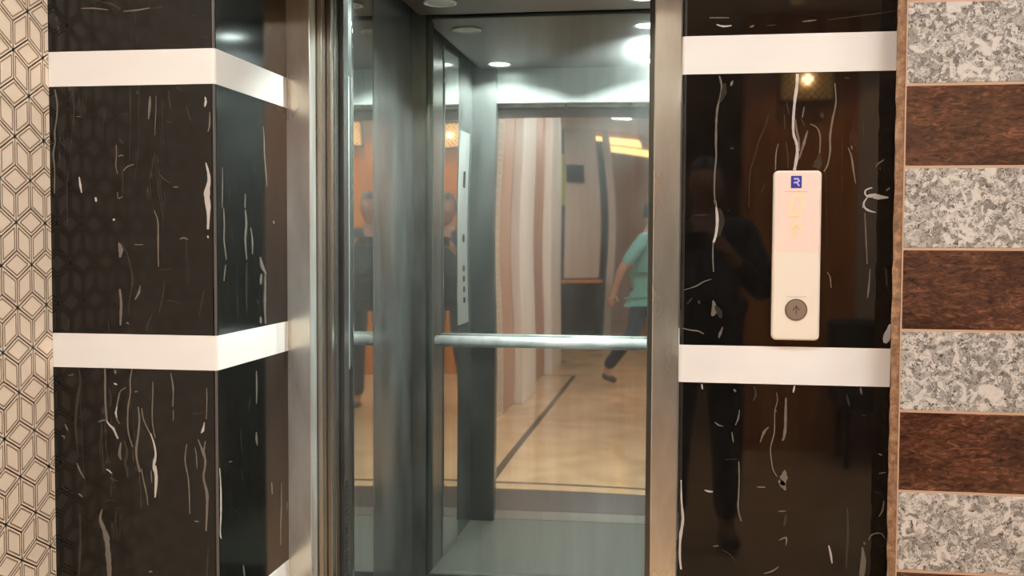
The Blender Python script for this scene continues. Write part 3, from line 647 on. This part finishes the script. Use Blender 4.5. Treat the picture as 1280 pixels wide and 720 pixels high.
# front returns and transom
obj('front_return', B(XC0-.02, xf, YC0-.014, YC0+.028, 0, TOPC, bev=.002), M_BRUSHD, car)
obj('front_return', B(xfr, XC1+.02, YC0-.013, YC0, 0, TOPC, bev=.002), M_BRUSH, car)
obj('transom', B(xf+.0005, xfr-.0005, YC0-.03, YC0, HEAD+.004, TOPC, bev=.002), M_TRANS, car)
bm = bmesh.new()
zv = .30
while zv < .71:
    quadz = [(xf+.0004, YC0-.010, zv), (xf+.0004, YC0+.012, zv+.004), (xf+.0004, YC0+.012, zv+.010), (xf+.0004, YC0-.010, zv+.006)]
    quad(bm, quadz); zv += .0125
obj('vent_grille', bm, M_RUB, car)
# ceiling, floor
bm = B(XC0+.035, XC1-.035, YC0+.03, YC1-.04, ZC, ZC+.012, bev=.003)
obj('ceiling_panel', bm, M_CEIL, car)
obj('roof', B(XC0-.03, XC1+.03, YC0-.03, YC1+.03, TOPC+.0005, TOPC+.03), M_VOID, car)
obj('floor_panel', B(XC0-.02, XC1+.02, YC0-.012, YC1+.02, -.04, -.0005), M_CFLOOR, car)
# handrail on the back wall
b = onY(545.5, 426, YC1-.055); e = XC1-.11
rl = obj('handrail', cyl(bmesh.new(), (b.x, b.y, b.z), (e, b.y, b.z), .0205, 32), M_CHROME, car)
for x in (b.x+.14, e-.14): obj('bracket', cyl(bmesh.new(), (x, b.y+.015, b.z-.01), (x, YC1-.002, b.z-.01), .009, 16), M_CHROME, rl)
for x, d in ((b.x, -1), (e, 1)): obj('end_cap', cyl(bmesh.new(), (x, b.y, b.z), (x+d*.004, b.y, b.z), .0195, 32, r2=.015), M_CHROME, rl)
# control panel on the left wall
cy0, cy1 = 2.84, 3.05
cop = obj('control_panel', B(XC0-.001, XC0+.014, cy0, cy1, .96, 1.83, bev=.004), M_COP, car); cop['label'] = 'pale steel control panel with dark buttons'
for z in (1.36, 1.22, 1.17, 1.12, 1.07): obj('button', cyl(bmesh.new(), (XC0+.0142, (cy0+cy1)/2, z), (XC0+.018, (cy0+cy1)/2, z), .019 if z > 1.3 else .014, 24), M_RUB, cop)
obj('display', B(XC0+.0142, XC0+.016, cy0+.085, cy1-.085, 1.58, 1.65), M_PHONE, cop)
# downlights
lx0, lx1, ly0, ly1 = -.815, -.115, 2.86, 3.62
for (x, y, on) in ((lx0, ly0, 1), (lx0, ly1, 0), (lx1, ly0, 1), (lx1, ly1, 1)):
    d = obj('downlight', ring(bmesh.new(), (x, y, ZC-.0005), (0, 0, -1), .058, .046, .006), M_RIMW, car)
    d['label'] = 'lit round downlight' if on else 'unlit round downlight'
    obj('lens', cyl(bmesh.new(), (x, y, ZC-.003), (x, y, ZC-.0004), .0455, 32), M_LENS_ON if on else M_LENS_OFF, d)
    if on:
        L = bpy.data.lights.new('downlight_lamp', 'SPOT'); L.energy = SPOT_W; L.color = SPOT_COL
        L.spot_size = math.radians(146); L.spot_blend = .12; L.shadow_soft_size = .045
        lo = bpy.data.objects.new('downlight_lamp', L); COL.objects.link(lo); lo.location = (x, y, ZC-.012)

# ------------------------------------------------------------------ call panel on the right pier
YP = YF-.020
p0 = onY(964.2, 424.8, YP); p1 = onY(1027.6, 213.0, YP)
cx = (p0.x+p1.x)/2; cw = (p1.x-p0.x)/2; cz0, cz1 = p0.z, p1.z
cp = thing('call_panel', 'cream lift call panel with one grey button on black marble', 'call panel', (cx, YF, cz0))
def rrect(bm, x0, x1, z0, z1, y0, y1, r, n=6, bev=.0):
    pts = []
    for (ccx, ccz, a0) in ((x1-r, z1-r, 0), (x0+r, z1-r, PI/2), (x0+r, z0+r, PI), (x1-r, z0+r, 1.5*PI)):
        for i in range(n+1):
            a = a0+PI/2*i/n; pts.append((ccx+r*math.cos(a), ccz+r*math.sin(a), math.cos(a), math.sin(a)))
    rings = [[bm.verts.new((x, y1, z)) for x, z, _, _ in pts], [bm.verts.new((x, y0+bev, z)) for x, z, _, _ in pts]]
    if bev: rings.append([bm.verts.new((x-c*bev, y0, z-s*bev)) for x, z, c, s in pts])
    for a, b_ in zip(rings, rings[1:]):
        for i in range(len(pts)):
            j = (i+1) % len(pts); bm.faces.new((a[i], a[j], b_[j], b_[i]))
    bm.faces.new(rings[-1]); bm.faces.new(rings[0][::-1])
    bmesh.ops.recalc_face_normals(bm, faces=bm.faces)
    return bm
H = cz1-cz0
obj('faceplate', rrect(bmesh.new(), -cw, cw, 0, H, -.020, -.0012, .009, bev=.003), M_PLATE, cp)
def P(px, py):       # panel-local point
    q = onY(px, py, YP); return q.x-cx, q.z-cz0
_, zsplit = P(995, 314)
dw = obj('display_window', rrect(bmesh.new(), -cw+.0035, cw-.0035, zsplit, H-.004, -.0204, -.0199, .006), M_PINK, cp)
a = P(988.5, 235.2); b_ = P(1002.2, 219.8)
bg = obj('badge', rrect(bmesh.new(), a[0], b_[0], a[1], b_[1], -.0212, -.0203, .001), M_BLUE, cp)
bm = bmesh.new()
def strip(bm, pts, w, y):
    y += .00004
    for (p, q) in zip(pts, pts[1:]):
        y -= .00008; p = Vector(p); q = Vector(q); d = (q-p).normalized(); n_ = Vector((-d.y, d.x))*w/2; p2 = p-d*w*.3; q2 = q+d*w*.3
        quad(bm, [(v.x, y, v.y) for v in (p2+n_, p2-n_, q2-n_, q2+n_)])
c = ((a[0]+b_[0])/2, (a[1]+b_[1])/2)
strip(bm, [(c[0]-.004, c[1]+.006), (c[0]+.003, c[1]+.006), (c[0]+.005, c[1]+.002), (c[0]+.001, c[1]-.001), (c[0]-.004, c[1]-.001)], .0032, -.0214)
strip(bm, [(c[0]+.001, c[1]-.001), (c[0]+.005, c[1]-.007)], .003, -.0214)
bmesh.ops.recalc_face_normals(bm, faces=bm.faces); obj('emblem', bm, M_BADGE, bg)
bm = bmesh.new(); q = [P(991.5, 244.5), P(1003, 244.5), P(998, 269), P(986.5, 269)]
strip(bm, q+[q[0]], .0056, -.0214); bmesh.ops.recalc_face_normals(bm, faces=bm.faces); obj('digit', bm, M_LED, dw)['label'] = 'pale yellow zero on the display'
bm = bmesh.new(); strip(bm, [P(987, 287), P(995.5, 278), P(1003, 287)], .0050, -.0214); strip(bm, [P(995, 284), P(993.5, 298)], .0050, -.0215)
bmesh.ops.recalc_face_normals(bm, faces=bm.faces); obj('arrow', bm, M_LED, dw)['label'] = 'pale yellow up arrow on the display'
for y_, xa_, xb_ in ((239.5, 981, 1010), (371, 983, 1008)):
    bm = bmesh.new(); strip(bm, [P(xa_, y_), P(xb_, y_)], .0012, -.0206); bmesh.ops.recalc_face_normals(bm, faces=bm.faces); obj('groove_line', bm, M_HAIRL, cp)
bx, bz = P(995, 387); br = .0185
bt = obj('button', cyl(bmesh.new(), (bx, -.0235, bz), (bx, -.0199, bz), br, 40), M_BTN, cp); bt['label'] = 'round grey metal call button'
obj('button_ring', ring(bmesh.new(), (bx, -.0199, bz), (0, -1, 0), br+.0022, br, .003), M_BTNR, bt)
bm = bmesh.new(); strip(bm, [(bx-.006, bz-.001), (bx, bz+.007), (bx+.006, bz-.001)], .002, -.0238); strip(bm, [(bx, bz+.005), (bx, bz-.008)], .002, -.0238)
bmesh.ops.recalc_face_normals(bm, faces=bm.faces); obj('button_arrow', bm, M_BTNS, bt)

# ------------------------------------------------------------------ people of the hall, seen in the reflections
def skin(name, nodes, edges, root, mats, parent, sub=2):
    keys = list(nodes); idx = {k: i for i, k in enumerate(keys)}
    me = bpy.data.meshes.new(name); me.from_pydata([nodes[k][0] for k in keys], [(idx[a], idx[b]) for a, b in edges], []); me.update()
    o = bpy.data.objects.new(name, me); COL.objects.link(o)
    o.modifiers.new('skin', 'SKIN')
    sv = me.skin_vertices[0].data if me.skin_vertices else None
    for k, i in idx.items():
        r = nodes[k][1]; sv[i].radius = r if isinstance(r, tuple) else (r, r); sv[i].use_root = (k == root)
    ss = o.modifiers.new('sub', 'SUBSURF'); ss.levels = sub; ss.render_levels = sub
    bpy.context.view_layer.update()
    ev = o.evaluated_get(bpy.context.evaluated_depsgraph_get())
    m2 = bpy.data.meshes.new_from_object(ev); bpy.data.objects.remove(o); bpy.data.meshes.remove(me)
    bm = bmesh.new(); bm.from_mesh(m2); bpy.data.meshes.remove(m2)
    return bm
def head_mesh(bm, c, turn=0):
    """ovoid head with nose, brow, chin and ears, facing +Y, centre c"""
    b2 = bmesh.new(); bmesh.ops.create_uvsphere(b2, u_segments=28, v_segments=20, radius=1)
    for v in b2.verts:
        x, y, z = v.co
        w = .075*(1 - .22*max(0, -z)); d = .096*(1 - .12*max(0, -z)); hgt = .115
        nx, ny, nz = x*w, y*d, z*hgt
        if y > .5:
            ny += .020*math.exp(-((x/.16)**2+((z+.12)/.2)**2))          # nose
            ny += .006*math.exp(-((x/.3)**2+((z+.75)/.15)**2))          # chin
            ny += .005*math.exp(-((z-.22)/.1)**2)                       # brow
            ny -= .006*math.exp(-(((abs(x)-.36)/.16)**2+((z-.05)/.12)**2))  # eye sockets
            ny += .005*math.exp(-((x/.3)**2+((z+.47)/.07)**2))          # lips
        v.co = (nx, ny, nz)
    for s in (-1, 1):
        r = bmesh.ops.create_uvsphere(b2, u_segments=10, v_segments=8, radius=1)
        for v in r['verts']: v.co = Vector((s*.074+v.co.x*.009, -.004+v.co.y*.019, -.008+v.co.z*.031))
    R_ = Matrix.Translation(c) @ Matrix.Rotation(turn, 4, 'Z')
    b2.transform(R_); me = bpy.data.meshes.new('tmp'); b2.to_mesh(me); b2.free(); bm.from_mesh(me); bpy.data.meshes.remove(me)
def hand(nodes, edges, key, wrist, direction, palmn, side, curl):
    """palm and five bent fingers growing from a wrist"""
    d = Vector(direction).normalized(); n = Vector(palmn).normalized(); s = d.cross(n).normalized()*side
    W = Vector(wrist)
    nodes[key+'palm'] = (W+d*.045, (.028, .014)); edges.append((key, key+'palm'))
    for i, (off, L) in enumerate(((-.027, .066), (-.009, .075), (.009, .070), (.026, .055))):
        base = W+d*.085+s*off
        kk = key+'f%d' % i; nodes[kk+'a'] = (base, .0098); edges.append((key+'palm', kk+'a'))
        p = base; dd = d.copy()
        for j, l in enumerate((.45, .32, .23)):
            ang = curl*(.6, .9, .7)[j]; dd = (dd*math.cos(ang)+n*math.sin(ang)).normalized(); p = p+dd*L*l
            nodes[kk+'bcd'[j]] = (p, (.0090, .0084, .0074)[j]); edges.append((kk+('abc'[j]), kk+'bcd'[j]))
    tb = W+d*.03-s*.03; nodes[key+'t1'] = (tb, .0125); edges.append((key+'palm', key+'t1'))
    p2 = tb+d*.03-s*.022+n*.01; nodes[key+'t2'] = (p2, .0105); edges.append((key+'t1', key+'t2'))
    p3 = p2+d*.026-s*.004+n*.014; nodes[key+'t3'] = (p3, .0088); edges.append((key+'t2', key+'t3'))
def person(label, loc, rz, J, shirt_m, trouser_m, sleeve, turn=0, hands=None):
    t = thing('person', label, 'person', loc, rz=rz)
    V = lambda k: Vector(J[k])
    N = {}; E = []
    def nd(k, r): N[k] = (V(k), r)
    nd('pelvis', (.145, .105)); nd('waist', (.125, .092)); nd('chest', (.155, .108)); nd('neckb', (.062, .06)); nd('neck', .052); nd('skull', .05)
    E += [('pelvis','waist'),('waist','chest'),('chest','neckb'),('neckb','neck'),('neck','skull')]
    for s in 'lr':
        nd('sh'+s, .056); nd('el'+s, .041); nd('wr'+s, .027); E += [('chest','sh'+s),('sh'+s,'el'+s),('el'+s,'wr'+s)]
        nd('hip'+s, .088); nd('kn'+s, .058); nd('ca'+s, .052); nd('an'+s, .036); nd('to'+s, .034)
        E += [('pelvis','hip'+s),('hip'+s,'kn'+s),('kn'+s,'ca'+s),('ca'+s,'an'+s),('an'+s,'to'+s)]
        hd = hands[s]; hand(N, E, 'wr'+s, J['wr'+s], hd[0], hd[1], hd[2], hd[3])
    bm = skin('b', N, E, 'pelvis', None, t, 2)
    head_mesh(bm, V('skull')+Vector((0, .012, .03)), turn)
    obj('body', bm, M_SKIN, t, smooth=True)
    # eyes
    # clothes follow the body
    S = {k: (V(k), r) for k, r in (('pelvis', (.182, .142)), ('waist', (.142, .108)), ('chest', (.170, .122)), ('neckb', (.07, .068)))}; SE = [('pelvis','waist'),('waist','chest'),('chest','neckb')]
    S['hem'] = (V('pelvis')+Vector((0, 0, -.075)), (.186, .148)); SE.append(('pelvis', 'hem'))
    for s in 'lr':
        S['sh'+s] = (V('sh'+s), .070); S['el'+s] = (V('sh'+s).lerp(V('el'+s), min(1, sleeve)), .056); SE += [('chest','sh'+s),('sh'+s,'el'+s)]
        if sleeve > 1: S['wr'+s] = (V('el'+s).lerp(V('wr'+s), .9), .040); SE.append(('el'+s,'wr'+s))
    obj('shirt', skin('s', S, SE, 'pelvis', None, t, 2), shirt_m, t, smooth=True)
    T = {'pelvis': (V('pelvis')-Vector((0, 0, .06)), (.118, .088))}; TE = []
    for s in 'lr':
        T['hip'+s] = (V('hip'+s), .104); T['kn'+s] = (V('kn'+s), .076); T['ca'+s] = (V('ca'+s), .070); T['an'+s] = (V('ca'+s).lerp(V('an'+s), .92), .058)
        TE += [('pelvis','hip'+s),('hip'+s,'kn'+s),('kn'+s,'ca'+s),('ca'+s,'an'+s)]
    obj('trousers', skin('p', T, TE, 'pelvis', None, t, 2), trouser_m, t, smooth=True)
    for s in 'lr':
        a_, b2_ = V('an'+s), V('to'+s); d = (b2_-a_); d.z = 0; d.normalize()
        Q = {'h': (a_-d*.035+Vector((0,0,-.04)), (.042, .042)), 'm': (a_.lerp(b2_, .55)+Vector((0,0,-.012)), (.046, .036)), 't': (b2_+d*.04, (.036, .026))}
        obj('shoe', skin('q', Q, [('h','m'),('m','t')], 'h', None, t, 2), M_SHOE, t, smooth=True)
    hb = bmesh.new(); bmesh.ops.create_uvsphere(hb, u_segments=24, v_segments=16, radius=1)
    dl = [v for v in hb.verts if v.co.z < -.25 or (v.co.y > .35 and v.co.z < .5)]
    bmesh.ops.delete(hb, geom=dl, context='VERTS')
    hb.transform(Matrix.Translation(V('skull')+Vector((0,.006,.036))) @ Matrix.Rotation(turn, 4, 'Z') @ Matrix.Diagonal((.083, .104, .124, 1)))
    sol = obj('hair', hb, M_HAIR, t, smooth=True)
    for sx in (-1, 1):
        e = bmesh.new(); bmesh.ops.create_uvsphere(e, u_segments=10, v_segments=8, radius=.0095)
        e.transform(Matrix.Translation(V('skull')+Vector((0,.012,.03))) @ Matrix.Rotation(turn, 4, 'Z') @ Matrix.Translation((sx*.028, .077, .006)))
        obj('eye', e, M_EYE, t, smooth=True)
    return t
Jp = dict(pelvis=(0,0,.93), waist=(0,.01,1.08), chest=(0,-.01,1.28), neckb=(0,-.015,1.43), neck=(0,0,1.49), skull=(0,.012,1.555),
          shl=(-.185,-.01,1.385), ell=(-.27,.12,1.13), wrl=(-.155,.33,1.285), shr=(.185,-.01,1.385), elr=(.25,.14,1.12), wrr=(.095,.34,1.285),
          hipl=(-.095,0,.88), knl=(-.115,.03,.49), cal=(-.12,0,.36), anl=(-.12,-.03,.085), tol=(-.14,.10,.045),
          hipr=(.095,0,.88), knr=(.105,.02,.49), car=(.11,-.01,.36), anr=(.11,-.03,.085), tor=(.13,.10,.045))
hp = {'l': ((.25,.55,.35), (1,.2,0), 1, .5), 'r': ((-.25,.55,.35), (-1,.2,0), -1, .5)}
person('person in dark clothes standing and holding up a phone, reflected in the steel', (.12, -.50, 0), 0, Jp, M_NAVY, M_DENIM, 1.2, 0, hp)
t = thing('phone', 'black phone held up sideways in both hands', 'phone', (.045, -.04, 1.345))
obj('phone_case', rrect(bmesh.new(), -.078, .078, -.037, .037, -.009, 0, .009, bev=.001), M_PHONE, t)
obj('lens_bump', rrect(bmesh.new(), -.072, -.040, .004, .033, 0, .002, .006), M_RUB, t)
Jw = dict(pelvis=(0,0,.92), waist=(0,.01,1.07), chest=(0,.0,1.26), neckb=(0,-.005,1.41), neck=(0,.012,1.47), skull=(0,.03,1.535),
          shl=(-.18,0,1.365), ell=(-.25,-.16,1.11), wrl=(-.21,-.23,.90), shr=(.18,0,1.365), elr=(.235,.0,1.09), wrr=(.20,.20,.97),
          hipl=(-.09,0,.87), knl=(-.10,-.06,.49), cal=(-.10,-.15,.39), anl=(-.10,-.33,.15), tol=(-.10,-.255,.05),
          hipr=(.09,0,.87), knr=(.10,.14,.50), car=(.10,.16,.38), anr=(.10,.17,.085), tor=(.105,.30,.045))
hw = {'l': ((0,-.3,-.95), (1,0,0), 1, .35), 'r': ((0,.75,-.6), (-1,0,0), -1, .35)}
person('person in a teal shirt and blue jeans walking, reflected in the back wall', (-.29, -2.15, 0), math.radians(-72), Jw, M_TEAL, M_DENIM2, .85, 0, hw)
